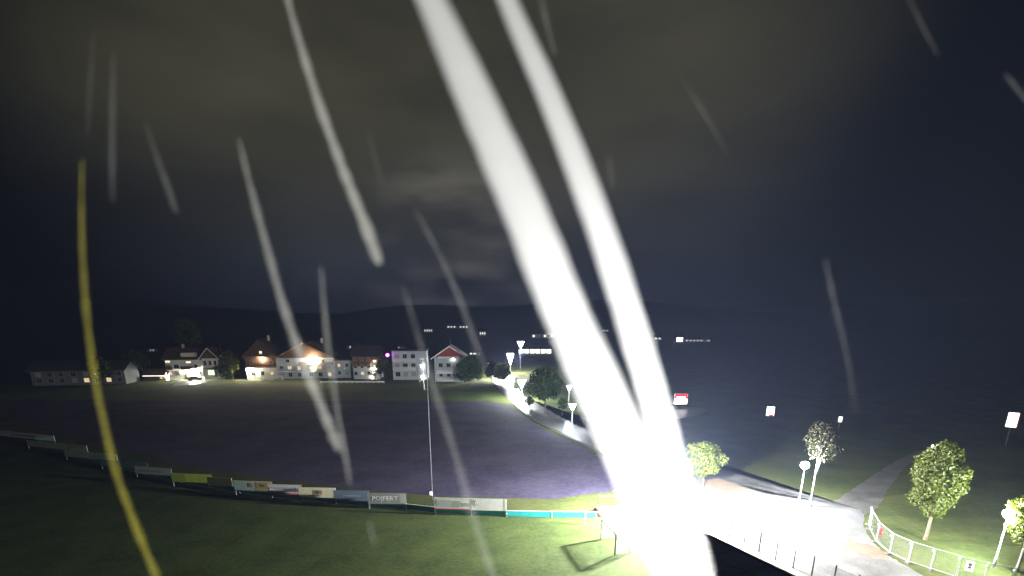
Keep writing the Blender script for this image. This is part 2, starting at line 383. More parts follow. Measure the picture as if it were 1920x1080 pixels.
tree_px('tall oval green tree standing behind the temporary fence', 1735, 1012, 820, 96, 48, 14000, m_bark, m_leaf, 0.15, 5, shape='oval', lean=0.03)
tree_px('bright leafy tree lit white by the lamp at the right edge', 1906, 1072, 905, 78, 44, 6500, m_bark_pale, m_leaf, 0.15, 6, shape='oval')
tree_px('dark round tree with short trunk between the lamps along the road', 1022, 775, 690, 80, 26, 3600, m_bark, m_leaf_dark, 0.34, 7)
tree_px('dark round tree beside the red gabled house', 882, 722, 668, 52, 10, 2200, m_bark, m_leaf_dark, 0.45, 8)
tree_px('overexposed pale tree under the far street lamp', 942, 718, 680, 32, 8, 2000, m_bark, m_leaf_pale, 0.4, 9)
tree_px('brownish tree left of the overexposed tree by the road', 921, 716, 676, 26, 8, 1100, m_bark, m_leaf_brown, 0.4, 10)
tree_px('thin young tree beside the far end of the road', 969, 742, 708, 14, 12, 420, m_bark, m_leaf_dark, 0.28, 12)
tree_px('small shrub like tree on the verge before the dark round tree', 993, 766, 742, 16, 6, 420, m_bark, m_leaf_dark, 0.25, 13)
tree_px('small tree right of the dark round tree', 1054, 778, 744, 18, 10, 420, m_bark, m_leaf_dark, 0.25, 14)
tree_px('dim tall tree rising behind the leftmost white chalet', 360, 696, 596, 52, 40, 2400, m_bark, m_leaf, 0.6, 15)
tree_px('dim green tree between the leftmost chalet and the brown timber house', 438, 712, 655, 34, 12, 1600, m_bark, m_leaf, 0.45, 16)
tree_px('low dark bushy tree right beside the leftmost white chalet', 424, 713, 686, 24, 6, 900, m_bark, m_leaf_dark, 0.4, 17)
tree_px('dark tree left of the brown shed', 262, 712, 655, 46, 14, 1500, m_bark, m_leaf_dark, 0.5, 18)
tree_px('dark tree near the long dim building', 196, 722, 668, 40, 12, 1400, m_bark, m_leaf_dark, 0.45, 19)
tree_px('olive tree behind the grey flat house', 782, 702, 650, 26, 12, 1000, m_bark, m_leaf_brown, 0.45, 20)
tree_px('dark tree left of the purple light', 720, 712, 664, 22, 8, 900, m_bark, m_leaf_dark, 0.45, 21)
# ------------------------------------------------------------------ street lamps
def lamp_mat(i, strength, col=(0.92, 0.96, 1.0)): return emis('lamp_glow_%d' % i, col, strength)
def street_lamp(label, base_px, h, head_w, strength, col=(0.92, 0.96, 1.0), hh=None, idx=0, globe=False):
    b = G(*base_px) if len(base_px) == 2 else Vector(base_px); t = thing('street_lamp', label, 'street lamp', b, 0, 'street lamps along the road')
    hh = hh or head_w * 0.95; zb = h - hh
    MB().lathe([(0.11, -0.05), (0.11, 0.9), (0.075, 0.95), (0.05, zb - 0.05)], n=10).build('pole', m_steel, t, True)
    MB().lathe([(0.16, 0.0), (0.16, 0.05), (0.11, 0.08)], n=10).build('base_plate', m_steel, t)
    MB().lathe([(0.07, zb - 0.12), (0.09, zb - 0.1), (0.09, zb)], n=10).build('collar', m_darkpost, t)
    MB().lathe([(head_w * .5 * math.sin(math.pi * (k + .6) / 9.2), zb + hh * .5 - hh * .5 * math.cos(math.pi * (k + .6) / 9.2)) for k in range(9)] if globe else [(0.09, zb), (head_w * 0.5, h - 0.03)], n=16).build('lamp_shade', lamp_mat(idx, strength, col), t, True)
    if not globe: MB().lathe([(head_w * 0.52, h - 0.03), (head_w * 0.5, h + 0.02), (head_w * 0.2, h + 0.07)], n=16).build('cap', m_steel, t)
    return t
LAMP_A = 42000
street_lamp('street lamp hidden in the glare behind the two broad strands', (16.5, 50.6, 0.0), 6.3, 0.75, LAMP_A, (1.0, 0.99, 0.96), idx=0, globe=True)
street_lamp('white street lamp beside the slender forked tree', (1497, 948), 5.1, 0.85, 2600, (0.80, 0.88, 1.0), idx=1, globe=True)
street_lamp('white street lamp at the right edge shining through leaves', (1863, 1064), 5.2, 0.8, 2800, (0.92, 1.0, 0.97), idx=2, globe=True)
street_lamp('second nearest cone lamp on the verge left of the broad strand', (1072, 808), 5.2, 1.35, 420, (0.85, 0.92, 1.0), idx=3)
street_lamp('small cone lamp just above the nearer cone lamp', (1066, 764), 5.2, 1.1, 320, (0.75, 0.9, 1.0), idx=4)
street_lamp('cone lamp at the left of the dark round tree', (978, 750), 5.2, 2.1, 800, (0.92, 1.0, 0.95), idx=5)
street_lamp('pinkish white cone lamp above the overexposed tree', (957, 700), 7.6, 2.3, 900, (1.0, 0.93, 0.97), hh=4.0, idx=6)
street_lamp('highest bluish cone lamp beyond the far end of the road', (976, 690), 11.2, 2.9, 60, (0.82, 0.9, 1.0), idx=7)
street_lamp('far lamp half hidden by foliage at the road end', (938, 712), 5.0, 1.2, 3000, (1.0, 0.98, 0.92), idx=8)

# ------------------------------------------------------------------ lettering
def lettering(txt, size, mat, parent, loc, sx=1.0, name='lettering', rot=(R(90), 0, 0)):
    cu = bpy.data.curves.new('txt', 'FONT'); cu.body = txt; cu.size = size; cu.align_x = 'CENTER'; cu.align_y = 'CENTER'; cu.extrude = 0.004; cu.resolution_u = 2
    tmp = bpy.data.objects.new('txt', cu); COL.objects.link(tmp)
    dg = bpy.context.evaluated_depsgraph_get(); dg.update()
    me = bpy.data.meshes.new_from_object(tmp.evaluated_get(dg)); bpy.data.objects.remove(tmp)
    me.materials.clear(); me.materials.append(mat)
    o = bpy.data.objects.new(name, me); COL.objects.link(o); o.parent = parent; o.location = loc; o.rotation_euler = rot; o.scale = (sx, 1, 1)
    return o

# ------------------------------------------------------------------ pitch barrier and advertising banners
bar_px = [(1118, 971), (1035, 970.5), (950, 969), (884, 966), (816, 962), (762, 956), (695, 950), (631, 944), (568, 938), (511, 932), (450, 924), (398, 915), (340, 905), (274, 890), (212, 874), (150, 857), (85, 837), (27, 817), (-40, 797)]
bars = [G(x, y) for x, y in bar_px]
br = thing('board_barrier', 'long turquoise board barrier along the near edge of the field', 'barrier', bars[0])
for a, b in zip(bars[:-1], bars[1:]):
    d = b - a; c = (a + b) / 2 - bars[0]; rz = math.atan2(d.y, d.x)
    MB().box(c + Vector((0, 0, 0.36)), (d.length - 0.04, 0.05, 0.62), rz).build('board', m_teal, br)
    MB().box(a - bars[0] + Vector((0, 0, 0.35)), (0.07, 0.09, 0.72), rz).build('post', m_fascia, br)
    MB().box(c + Vector((0, 0, 0.69)), (d.length - 0.1, 0.07, 0.035), rz).build('top_rail', m_fascia, br)
def banner(label, x0, x1, top, bot, col, deco=None):
    """panel hung behind the barrier; x0,x1 in pixels, top/bot heights in metres"""
    def on_bar(px):
        for (ax, ay), (bx_, by_) in zip(bar_px[:-1], bar_px[1:]):
            if bx_ <= px <= ax:
                f = (ax - px) / (ax - bx_); return G(px, ay + (by_ - ay) * f)
        return G(px, 797)
    a, b = on_bar(x0), on_bar(x1)
    back = Vector((0, -0.35 if x1 > 800 else -0.4 if x1 > 430 else -0.8, 0)); a, b = a + back, b + back
    d = b - a; c = (a + b) / 2; rz = math.atan2(d.y, d.x) + (R(4) if x1 > 800 else R(11.5) if x1 > 430 else R(15.5)); L = d.length; hgt = top - bot
    t = thing('advertising_banner', label, 'banner', c, rz, 'advertising banners on the barrier')
    if x1 < 690: col = tuple(min(.8, c * 1.3) for c in col)  # left banners lightened in colour to make up for weak lamp light
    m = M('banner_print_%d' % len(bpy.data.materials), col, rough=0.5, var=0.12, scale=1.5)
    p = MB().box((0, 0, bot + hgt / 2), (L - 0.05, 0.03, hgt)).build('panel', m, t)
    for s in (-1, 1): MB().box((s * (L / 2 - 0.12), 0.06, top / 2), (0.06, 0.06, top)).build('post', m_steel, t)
    def patch(u0, u1, v0, v1, colr, nm='print_patch'):
        if x1 < 690: colr = tuple(min(.8, c * 1.3) for c in colr)  # patches get the same lightening in place of lamp light
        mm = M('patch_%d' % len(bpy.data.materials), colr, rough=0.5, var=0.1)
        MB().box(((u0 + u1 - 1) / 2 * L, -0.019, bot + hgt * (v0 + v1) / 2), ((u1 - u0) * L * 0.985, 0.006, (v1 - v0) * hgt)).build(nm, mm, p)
    def text(txt, u, v, size, colr, sx=1.0):
        mm = M('ink_%d' % len(bpy.data.materials), colr, rough=0.5, var=0.05)
        lettering(txt, size * hgt, mm, p, ((u - 0.5) * L, -0.03, bot + hgt * v), sx)
    if deco: deco(patch, text)
    return t
G1 = (0.34, 0.34, 0.33)
banner('leftmost dim grey banner at the far end of the barrier', 27, 85, 1.6, 0.65, (0.45, 0.45, 0.44), lambda p, t: p(.3, .7, .3, .6, (.2, .2, .2)))
banner('olive grey banner second from the left end', 86, 150, 1.6, 0.65, (0.36, 0.35, 0.26), lambda p, t: p(.7, 1, 0.02, .98, (.22, .24, .06)))
banner('pale green grey banner third from the left end', 151, 212, 1.6, 0.65, (0.42, 0.46, 0.40), lambda p, t: p(.55, .98, .1, .9, (.30, .40, .26)))
banner('dull teal banner crossed by the yellow strand side', 214, 272, 1.55, 0.65, (0.14, 0.22, 0.20))
banner('short pale grey banner left of the gap', 274, 322, 1.6, 0.65, (0.52, 0.52, 0.48), lambda p, t: p(.1, .7, .35, .6, (.33, .36, .3)))
banner('yellow green banner right of the gap', 341, 398, 1.75, 0.65, (0.36, 0.42, 0.05), lambda p, t: p(.0, .35, .05, .95, (.22, .33, .05)))
banner('pale yellow green banner beside the yellow green one', 399, 437, 1.7, 0.65, (0.50, 0.54, 0.22), lambda p, t: p(.0, 1, .0, .3, (.5, .5, .42)))
def d8(p, t):
    p(.0, .35, .02, .98, (.42, .58, .50)); p(.58, .98, .25, .9, (.50, .38, .18)); t('Fl', .45, .55, .62, (.55, .12, .06)); t('lea', .75, .6, .35, (.2, .1, .05)); p(.55, 1, .02, .2, (.45, .42, .12))
banner('mint and tan banner with red letters starting Fl', 450, 511, 1.85, 0.65, (0.55, 0.60, 0.52), d8)
def d9(p, t):
    p(.0, 1, .0, .14, (.55, .10, .10)); p(.02, .93, .28, .72, (.38, .40, .42)); t('Au', .1, .5, .5, (.75, .75, .72)); t('noth', .68, .5, .62, (.12, .12, .14), 1.25); p(.93, 1, .02, .98, (.60, .35, .33))
banner('grey banner with dark letters and red lower edge', 512, 568, 1.85, 0.65, (0.55, 0.55, 0.55), d9)
banner('beige banner with small dark emblem in the middle', 569, 631, 1.85, 0.65, (0.64, 0.58, 0.42), lambda p, t: (p(.36, .62, .35, .75, (.25, .2, .14)), t('ah', .49, .55, .4, (.08, .06, .05)), p(.36, .62, .2, .3, (.6, .42, .2)), p(.93, .99, .05, .95, (.65, .62, .55))))
banner('blue grey banner with thin pale line of lettering', 633, 694, 1.85, 0.65, (0.14, 0.19, 0.27), lambda p, t: t('www.aluminium', .5, .5, .24, (.5, .55, .62), 1.1))
banner('dark grey banner with white block letters left of the mast', 695, 762, 1.9, 0.65, (0.24, 0.26, 0.25), lambda p, t: (t('POJFERT', .45, .5, .56, (.80, .80, .78), 1.1), p(.83, .98, .1, .9, (.34, .38, .34))))
def d13(p, t):
    p(.0, .5, .0, .1, (.55, .08, .14)); p(.03, .24, .25, .8, (.52, .54, .56)); p(.24, .36, .2, .75, (.40, .44, .34)); p(.38, .49, .3, .6, (.38, .40, .30))
    p(.505, .512, .1, .95, (.4, .4, .4)); t('Y', .56, .66, .5, (.12, .16, .12)); t('o', .585, .5, .3, (.1, .1, .1)); p(.965, .97, .05, .95, (.5, .5, .5))
banner('long white banner with red lower strip right of the mast', 817, 950, 2.0, 0.68, (0.74, 0.74, 0.71), d13)

m_mast = M('dull_grey_mast', (0.06, 0.06, 0.07), rough=0.7, var=.15, scale=3)
# floodlight mast and corner flag
b = G(811, 938); mz = (938 - 672) * mpp(811, 938) * 0.99
mast = thing('mast', 'tall thin grey mast rising between the banners', 'mast', b)
MB().lathe([(0.08, 0), (0.075, 1.2), (0.06, mz * 0.55), (0.045, mz)], n=10).build('pole', m_mast, mast, True)
MB().tube([(-0.36, 0, mz - 3.6), (-0.36, 0, mz - 0.2)], 0.025, 6).build('cable', m_steel, mast)
MB().box((-0.18, 0, mz - 0.25), (0.46, 0.06, 0.05)).build('bracket', m_steel, mast)
MB().box((-0.18, 0, mz - 3.5), (0.46, 0.06, 0.05)).build('bracket', m_steel, mast)
MB().box((-0.12, -0.16, 0.9), (0.28, 0.2, 0.4)).build('junction_box', m_fascia, mast)
b = G(1096.5, 983); fl_ = thing('corner_post', 'white corner post standing before the end of the turquoise barrier', 'post', b)
MB().lathe([(0.05, 0), (0.05, 1.45), (0.02, 1.5)], n=8).build('pole', m_fascia, fl_)
MB().lathe([(0.12, 0), (0.12, 0.04), (0.05, 0.06)], n=10).build('base', m_fascia, fl_)

# ------------------------------------------------------------------ goal
pf, pn = G(1126.5, 1011), G(1152.7, 1040)
gl = thing('football_goal', 'football goal with dark frame and white net at the edge of the lit grass', 'goal', pf)
d = pn - pf; GH = 1.95; bk = Vector((d.y, -d.x, 0)).normalized()
if bk.x < 0: bk = -bk
for p in (Vector((0, 0, 0)), d): MB().tube([p, p + Vector((0, 0, GH))], 0.06, 10).build('post', m_darkpost, gl, True)  # back-lit shade of the frame put into a near-black colour
MB().tube([Vector((0, 0, GH)), d + Vector((0, 0, GH))], 0.06, 10).build('crossbar', m_darkpost, gl, True)
q0, q1 = bk * 1.5, d + bk * 1.5
MB().tube([q0 + Vector((0, 0, .04)), q1 + Vector((0, 0, .04))], 0.03, 6).build('ground_bar', m_steel, gl)
for p in (Vector((0, 0, 0)), d):
    MB().tube([p + Vector((0, 0, GH)), p + bk * 0.7 + Vector((0, 0, GH)), p + bk * 1.5 + Vector((0, 0, 0.05))], 0.025, 6).build('net_support', m_steel, gl)
nb = MB(); NU = 26
def netpt(u, s):
    base = d * u
    if s < 0.3: return base + bk * (0.7 * s / 0.3) + Vector((0, 0, GH - 0.04 * math.sin(s / .3 * 3.1)))
    f = (s - 0.3) / 0.7; return base + bk * (0.7 + 0.8 * f - 0.08 * math.sin(f * 3.1)) + Vector((0, 0, GH * (1 - f) + 0.04))
for i in range(NU + 1): nb.tube([netpt(i / NU, k / 10) for k in range(11)], 0.011, 3, False)
for k in range(19): nb.tube([netpt(i / 6, k / 18) for i in range(7)], 0.011, 3, False)
for e in (0, 1):
    for k in range(1, 12):
        z = GH * k / 12; f = 1 - z / GH
        nb.tube([d * e + Vector((0, 0, z)), d * e + bk * (0.7 + 0.8 * f) + Vector((0, 0, z))], 0.011, 3, False)
    for k in range(1, 9): nb.tube([d * e + bk * (1.5 * k / 9) + Vector((0, 0, 0.02)), d * e + bk * (1.5 * k / 9) + Vector((0, 0, GH if k < 5 else GH * (1 - (1.5 * k / 9 - .7) / .8)))], 0.011, 3, False)
m_net = M('white_net_cord', (0.85, 0.85, 0.83), rough=0.8, var=0.04)
tag(nb.build('net', m_net, gl, fix=False), kind='stuff')

# mud bank and ball-stop fence posts behind the barrier end
mbk = MB(); rnd = random.Random(3)
mpx = [(1116, 968), (1135, 972), (1158, 975), (1182, 976), (1210, 975)]
cr = []
for x, y in mpx: p = G(x, y); cr.append((p, p + Vector((rnd.uniform(-.1, .1), 0.5, 0.5 + rnd.uniform(0, .25))), p + Vector((0.1, 1.1, 0.55 + rnd.uniform(0, .2))), p + Vector((0, 2.0, 0.0))))
mbk.v = [v for c in cr for v in c]
for i in range(len(cr) - 1):
    for k in range(3): mbk.f.append((i * 4 + k, i * 4 + k + 1, i * 4 + k + 5, i * 4 + k + 4))
mbk.f += [(0, 3, 2, 1), (16, 17, 18, 19)]
tag(mbk.build('mud_bank', m_mud, None, True), 'brown heap of bare earth at the end of the turquoise barrier', 'earth bank')
ns = thing('ball_stop_fence', 'dark posts of the ball stop fence behind the earth heap', 'fence', G(1121, 955))
o0 = G(1121, 955)
for x, y in ((1121, 955), (1154, 954), (1188, 953)):
    p = G(x, y) - o0; MB().tube([p + Vector((0, 0, -.05)), p + Vector((0, 0, 1.6))], 0.045, 8).build('post', m_darkpost, ns)
p0, p1 = Vector((0, 0, 0)), G(1188, 953) - o0
for z in (0.25, 1.55): MB().tube([p0 + Vector((0, 0, z)), p1 + Vector((0, 0, z))], 0.012, 5).build('wire', m_steel, ns)

# added roof block above lamp height, keeps the area below the fence dark
RZ = 7.4
rp = [G(x, y, RZ) for x, y in ((1326, 1004), (1482, 1080), (1596, 1137), (1600, 1240), (1240, 1240), (1240, 992))]
o0 = rp[4].copy(); o0.z = 0
fb = thing('added_roof_block', 'added dark flat roof block covering the shaded area below the wire fence', 'building', o0)
def slab(pts, z0, z1, nm, mt, par):
    n = len(pts); mb = MB().add([(p.x - o0.x, p.y - o0.y, z0) for p in pts] + [(p.x - o0.x, p.y - o0.y, z1) for p in pts],
        [tuple(range(n)), tuple(range(n, 2 * n))] + [(k, (k + 1) % n, (k + 1) % n + n, k + n) for k in range(n)])
    return mb.build(nm, mt, par)
cen = sum(rp, Vector()) / len(rp)
m_felt = M('roofing_felt', (0.22, 0.25, 0.26), rough=.8, var=.3, scale=.8, bump=.5, bscale=5)
slab([cen + (p - cen) * .94 for p in rp], -.1, RZ - .3, 'wall', m_drab0, fb)
rfo = slab(rp, RZ - .3, RZ, 'roof', m_felt, fb)
for a, b in ((rp[5], rp[0]), (rp[0], rp[1]), (rp[1], rp[2])):
    d_ = b - a; c_ = (a + b) / 2 - o0; MB().box((c_.x, c_.y, RZ + .05), (d_.length, .16, .12), math.atan2(d_.y, d_.x)).build('parapet_cap', m_kerb, rfo)
for k in range(1, 5):
    a, b = rp[5].lerp(rp[4], k / 5) - o0, rp[0].lerp(rp[3], k / 5) - o0; d_ = b - a; c_ = (a + b) / 2
    MB().box((c_.x, c_.y, RZ + .012), (d_.length * .93, .1, .03), math.atan2(d_.y, d_.x)).build('felt_seam', m_felt, rfo)
# ------------------------------------------------------------------ wire fence with dark posts
m_mesh = wire_mat('woven_wire', (0.045, 0.045, 0.045), 0.06, 0.24)
root0 = G(*fence_line[0]); wf = thing('wire_fence', 'dark posted wire mesh fence along the brightly lit road', 'fence', root0)
tops = [(1329.6, 964), (1345.6, 967), (1371, 973.5), (1398.8, 985), (1428.5, 998.5), (1459, 1012), (1492, 1026.7), (1530.6, 1034), (1569, 1041)]
FH = 2.05
for i, p in enumerate(fl):
    q = p - root0
    MB().tube([q + Vector((0, 0, -.05)), q + Vector((0, 0, FH))], 0.06, 8).build('post', m_darkpost, wf)
    MB().lathe([(0.06, FH), (0.06, FH + 0.04), (0.02, FH + 0.07)], q, 8).build('post_cap', m_darkpost, wf)
    if i and i < len(fl):
        a = fl[i - 1] - root0; dd = q - a; L = dd.length
        pan = MB().add([(0.05, 0, 0.16), (L - 0.05, 0, 0.16), (L - 0.05, 0, FH - 0.1), (0.05, 0, FH - 0.1)], [(0, 1, 2, 3)]).build('mesh_panel', m_mesh, wf)
        pan.location = a; pan.rotation_euler = (0, 0, math.atan2(dd.y, dd.x))
        for z in (0.18, 1.0, FH - 0.1): MB().tube([a + Vector((0, 0, z)), q + Vector((0, 0, z))], 0.009, 4).build('wire', m_steel, wf)

# ------------------------------------------------------------------ temporary fence panels
m_mesh2 = wire_mat('panel_wire', (0.22, 0.24, 0.24), 0.10, 0.045)
tf_px = [(1628, 984), (1630, 993), (1642, 1017), (1666.7, 1039), (1702, 1055.6), (1744.4, 1069.5), (1792, 1085), (1842, 1099), (1893, 1109), (1945, 1116)]
tfp = [G(x, y) for x, y in tf_px]
names = ['farthest temporary fence panel at the road junction', 'second farthest temporary fence panel with the bend before it', 'temporary fence panel next to the red lamp',
         'temporary fence panel over the brown grass', 'temporary fence panel left of the tall oval tree trunk', 'temporary fence panel in front of the tall oval tree trunk',
         'temporary fence panel carrying the white notice', 'temporary fence panel left of the right lamp pole', 'rightmost temporary fence panel at the frame edge']
TH = 2.0
for i, (a, b) in enumerate(zip(tfp[:-1], tfp[1:])):
    dd = b - a; L = dd.length; t = thing('fence_panel', names[i], 'fence panel', a, math.atan2(dd.y, dd.x), 'temporary fence panels')
    for x in (0.05, L - 0.05): MB().tube([(x, 0, 0.06), (x, 0, TH)], 0.032, 8).build('frame_post', m_steel, t)
    for z, nm in ((TH - 0.02, 'top_rail'), (0.2, 'bottom_rail')): MB().tube([(0.05, 0, z), (L - 0.05, 0, z)], 0.035, 6).build(nm, m_steel, t)
    MB().add([(0.08, 0, 0.22), (L - 0.08, 0, 0.22), (L - 0.08, 0, TH - 0.05), (0.08, 0, TH - 0.05)], [(0, 1, 2, 3)]).build('wire_mesh', m_mesh2, t)
    MB().box((0.0, 0, 0.07), (0.28, 0.6, 0.13)).build('foot_block', m_kerb, t)
    MB().box((-0.10, -0.05, TH - 0.22), (0.14, 0.1, 0.12)).build('clamp', m_fascia, t)
m_red = M('red_plastic', (0.6, 0.03, 0.03), rough=0.35, var=0.1)
a = tfp[2]; wl_ = thing('warning_lamp', 'red warning lamp hung on the temporary fence', 'warning lamp', a + Vector((0.12, -0.12, 0)))
MB().box((0, 0, 1.05), (0.30, 0.16, 0.62)).build('housing', m_red, wl_)
MB().lathe([(0.10, 1.36), (0.13, 1.45), (0.10, 1.6)], n=12).build('lens', m_red, wl_)
MB().tube([(0, 0.05, 1.2), (0, 0.14, 1.5)], 0.02, 6).build('hook', m_steel, wl_)
nt_ = tfp[6]; dd = tfp[7] - tfp[6]; rz = math.atan2(dd.y, dd.x)
sg = thing('notice_board', 'small white notice board wired to the temporary fence', 'sign', nt_ + dd.normalized() * 0.55 + Vector((0.02, -0.1, 0)), rz)
MB().box((0, 0, 1.35), (0.52, 0.02, 0.85)).build('panel', m_fascia, sg)
m_ink = M('dark_ink', (0.04, 0.05, 0.04), var=0.1)
MB().lathe([(0.13, 0), (0.13, 0.004)], n=14).build('symbol', m_ink, sg).matrix_local = Matrix.Translation((0, -0.013, 1.5)) @ Matrix.Rotation(R(90), 4, 'X')
MB().box((0, -0.013, 1.25), (0.18, 0.004, 0.22)).build('symbol', m_ink, sg)

# ------------------------------------------------------------------ houses
m_warm_lamp = {}
def glow(col, s):
    k = (col, s)
    if k not in m_warm_lamp: m_warm_lamp[k] = emis('glow_%d' % len(m_warm_lamp), col, s)
    return m_warm_lamp[k]
WARM = (1.0, 0.86, 0.66); NEUT = (1.0, 0.95, 0.86)
def window(par, u, v, w, h, lit=None, y=0.0, frame=m_frame, shutters=False):
    fr = MB()
    t_ = 0.09
    fr.box((u, y - 0.05, v + h / 2), (w, 0.1, t_)).box((u, y - 0.05, v - h / 2), (w + 0.1, 0.14, t_))
    for s in (-1, 1): fr.box((u + s * (w / 2 - t_ / 2), y - 0.048, v), (t_, 0.1, h - t_))
    fr.box((u, y - 0.046, v), (0.06, 0.08, h - t_))
    o = fr.build('window', frame, par)
    MB().box((u, y - 0.015, v), (w - t_, 0.03, h - t_)).build('pane', lit or m_glass, o)
    return o
def house(name, label, xl, xr, yb, ye, yr, depth=9.0, ridge='x', wall=m_white, upper=None, roof=m_roof, gable=None, wins=(), balc=(), lamps=(), door=None, over=0.8, rzf=0.35,
          chimney=None, fascia=None, cat='house', base=None, group=None):
    xc = (xl + xr) / 2
    b = base or G(xc, yb); m = (b - Vector((0, 0, CAM_H))).dot(FWD) / FOC
    Wd = (xr - xl) * m; he = (yb - ye) * m; hr = max((yb - yr) * m, he + 0.1); D = depth
    t = thing(name, label, cat, b, -math.atan2(b.x, b.y) * rzf, group)
    hs = he * 0.55 if upper else he
    wb = MB().box((0, D / 2, hs / 2 - 0.1), (Wd, D, hs + 0.2)); wb.build('wall', wall, t)
    if upper: MB().box((0, D / 2, (hs + he) / 2), (Wd + 0.12, D + 0.12, he - hs)).build('upper_wall', upper, t)
    th = 0.28
    if ridge == 'x':
        MB().add([(-Wd / 2, 0, he), (-Wd / 2, D, he), (-Wd / 2, D / 2, hr - .1), (Wd / 2, 0, he), (Wd / 2, D, he), (Wd / 2, D / 2, hr - .1)],
                 [(0, 1, 2), (3, 5, 4), (0, 3, 4, 1), (0, 2, 5, 3), (1, 4, 5, 2)]).build('gable_wall', gable or upper or wall, t)
        sl = (hr - he) / (D / 2); o_ = over
        rf = MB().add([(x, y, z) for x in (-Wd / 2 - o_, Wd / 2 + o_) for y, z in ((-o_, he - o_ * sl), (D / 2, hr), (D + o_, he - o_ * sl), (D + o_, he - o_ * sl + th), (D / 2, hr + th), (-o_, he - o_ * sl + th))],
                      [(0, 1, 4, 5), (1, 2, 3, 4), (6, 11, 10, 7), (7, 10, 9, 8), (0, 6, 7, 1), (1, 7, 8, 2), (3, 9, 10, 4), (4, 10, 11, 5), (0, 5, 11, 6), (2, 8, 9, 3)]).build('roof', roof, t)
        if fascia: MB().box((0, -o_ - 0.04, he - o_ * sl + th / 2), (Wd + 2 * o_, 0.06, th + .1)).build('fascia', fascia, t)
    elif ridge == 'y':
        MB().prism([(-Wd / 2, he), (Wd / 2, he), (0, hr - .1)], 0, D).build('gable_wall', gable or upper or wall, t)
        sl = (hr - he) / (Wd / 2); o_ = over; e = Wd / 2 + o_; ze = he - o_ * sl
        rf = MB().prism([(-e, ze), (0, hr), (e, ze), (e, ze + th), (0, hr + th), (-e, ze + th)], -o_ * 1.3, D + o_).build('roof', roof, t)
        if fascia:
            MB().prism([(-e, ze - .05), (0, hr - .05), (0, hr + th + .05), (-e, ze + th + .05)], -o_ * 1.3 - 0.06, -o_ * 1.3 - 0.004).build('fascia', fascia, t)
            MB().prism([(0.01, hr - .05), (e, ze - .05), (e, ze + th + .05), (0.01, hr + th + .05)], -o_ * 1.3 - 0.06, -o_ * 1.3 - 0.004).build('fascia', fascia, t)
    else:
        rf = MB().box((0, D / 2, he + 0.2), (Wd + 0.6, D + 0.6, 0.35)).build('roof', roof, t)
    if chimney: MB().box((chimney * Wd, D / 2, hr + 0.5), (0.7, 0.7, 1.8)).build('chimney', m_cream, rf)
    hr_ = random.Random(int(xl * 7 + yb))
    for w in wins:
        u, v, ww, hh = w[:4]; q = hr_.random()
        window(t, u * Wd, v * he, ww * hr_.uniform(.9, 1.1), hh, w[4] if len(w) > 4 else (m_curtain if q < .3 else lit_dim if q > .78 else None))
    if door: window(t, door[0] * Wd, 1.1, 1.1, 2.1, door[1] if len(door) > 1 else m_wood).name = 'door'
    for u0, u1, v, mt in balc:
        x0, x1 = u0 * Wd, u1 * Wd; z = v * he; bal = MB().box(((x0 + x1) / 2, -0.75, z), (x1 - x0, 1.42, 0.18)).build('balcony', mt, t)
        MB().box(((x0 + x1) / 2, -1.42, z + 1.0), (x1 - x0, 0.08, 0.1)).build('handrail', mt, bal)
        for k in range(3): MB().box(((x0 + x1) / 2, -1.42, z + 0.28 + 0.24 * k), (x1 - x0, 0.04, 0.17)).build('rail_board', mt, bal)
        for s in (x0 + .06, x1 - .06): MB().box((s, -1.42, z + 0.5), (0.1, 0.1, 0.95)).build('rail_post', mt, bal)
    for u, v, sz, s, c in lamps:
        l = MB().box((u * Wd, -0.22, v * he + sz * .7), (sz * 1.2, 0.44, 0.06)).build('wall_lamp', m_darkpost, t)
        MB().lathe([(0.08, 0), (sz * .5, sz * .35), (sz * .45, sz * .65)], (u * Wd, -0.35, v * he), 10).build('bulb', glow(c, s * 1.7), l)
    return t, Wd, he, hr
m_curtain = M('curtained_glass', (0.30, 0.28, 0.25), rough=.4, var=.2, scale=2)
lit_dim = glow((1.0, 0.74, 0.42), .9)
def gw(cols, rows, w, h, lit=(), mat=None):
    out = []
    for j, v in enumerate(rows):
        for i, u in enumerate(cols): out.append((u, v, w, h, mat) if (i, j) in lit else (u, v, w, h))
    return out
lit_w = glow((1.0, 0.85, 0.55), 1.6)
lit_g = glow((0.75, 1.0, 0.6), 1.8)

m_drab = M('drab_render', (0.12, 0.13, 0.13), rough=.9, var=.2, scale=.4)
# leftmost white chalet with a cross gable
t, Wd, he, hr = house('chalet', 'white chalet with brown roof and bright wall lamp, leftmost of the lit houses', 319, 402, 711, 673, 656, 11, 'x',
    wins=gw((-.44, -.28), (.3, .62), 1.5, 1.3) + [(-.44, .86, 1.6, .7, lit_w), (-.02, .82, 1.7, .7, lit_w), (0.20, .3, 1.2, 1.3), (.12, .62, 1.2, 1.2), (.47, .32, 1.5, 1.7, lit_g)], balc=((-.16, .1, .5, m_wood), (-.5, -.34, .5, m_wood)),
    lamps=((.06, .42, 0.9, 2400, NEUT), (.33, .35, .4, 60, NEUT)), door=(-.1,), chimney=-.2)
MB().box((.02 * Wd, -0.12, hr - 1.9), (4.6, 2.2, 1.3)).build('dormer', m_cream, t)
gx0, gx1 = .26 * Wd, .64 * Wd
gwl = MB().box(((gx0 + gx1) / 2, 2.2, he * 0.5), (gx1 - gx0 - 1.0, 6.8, he)); gwl.build('wing_wall', m_white, t)
gc = (gx0 + gx1) / 2; ghw = (gx1 - gx0) / 2 + .5; gz = hr + .1
MB().prism([(gc - ghw + .6, he), (gc + ghw - .6, he), (gc, gz - .4)], -1.2, 6.0).build('gable_wall', m_wood, t)
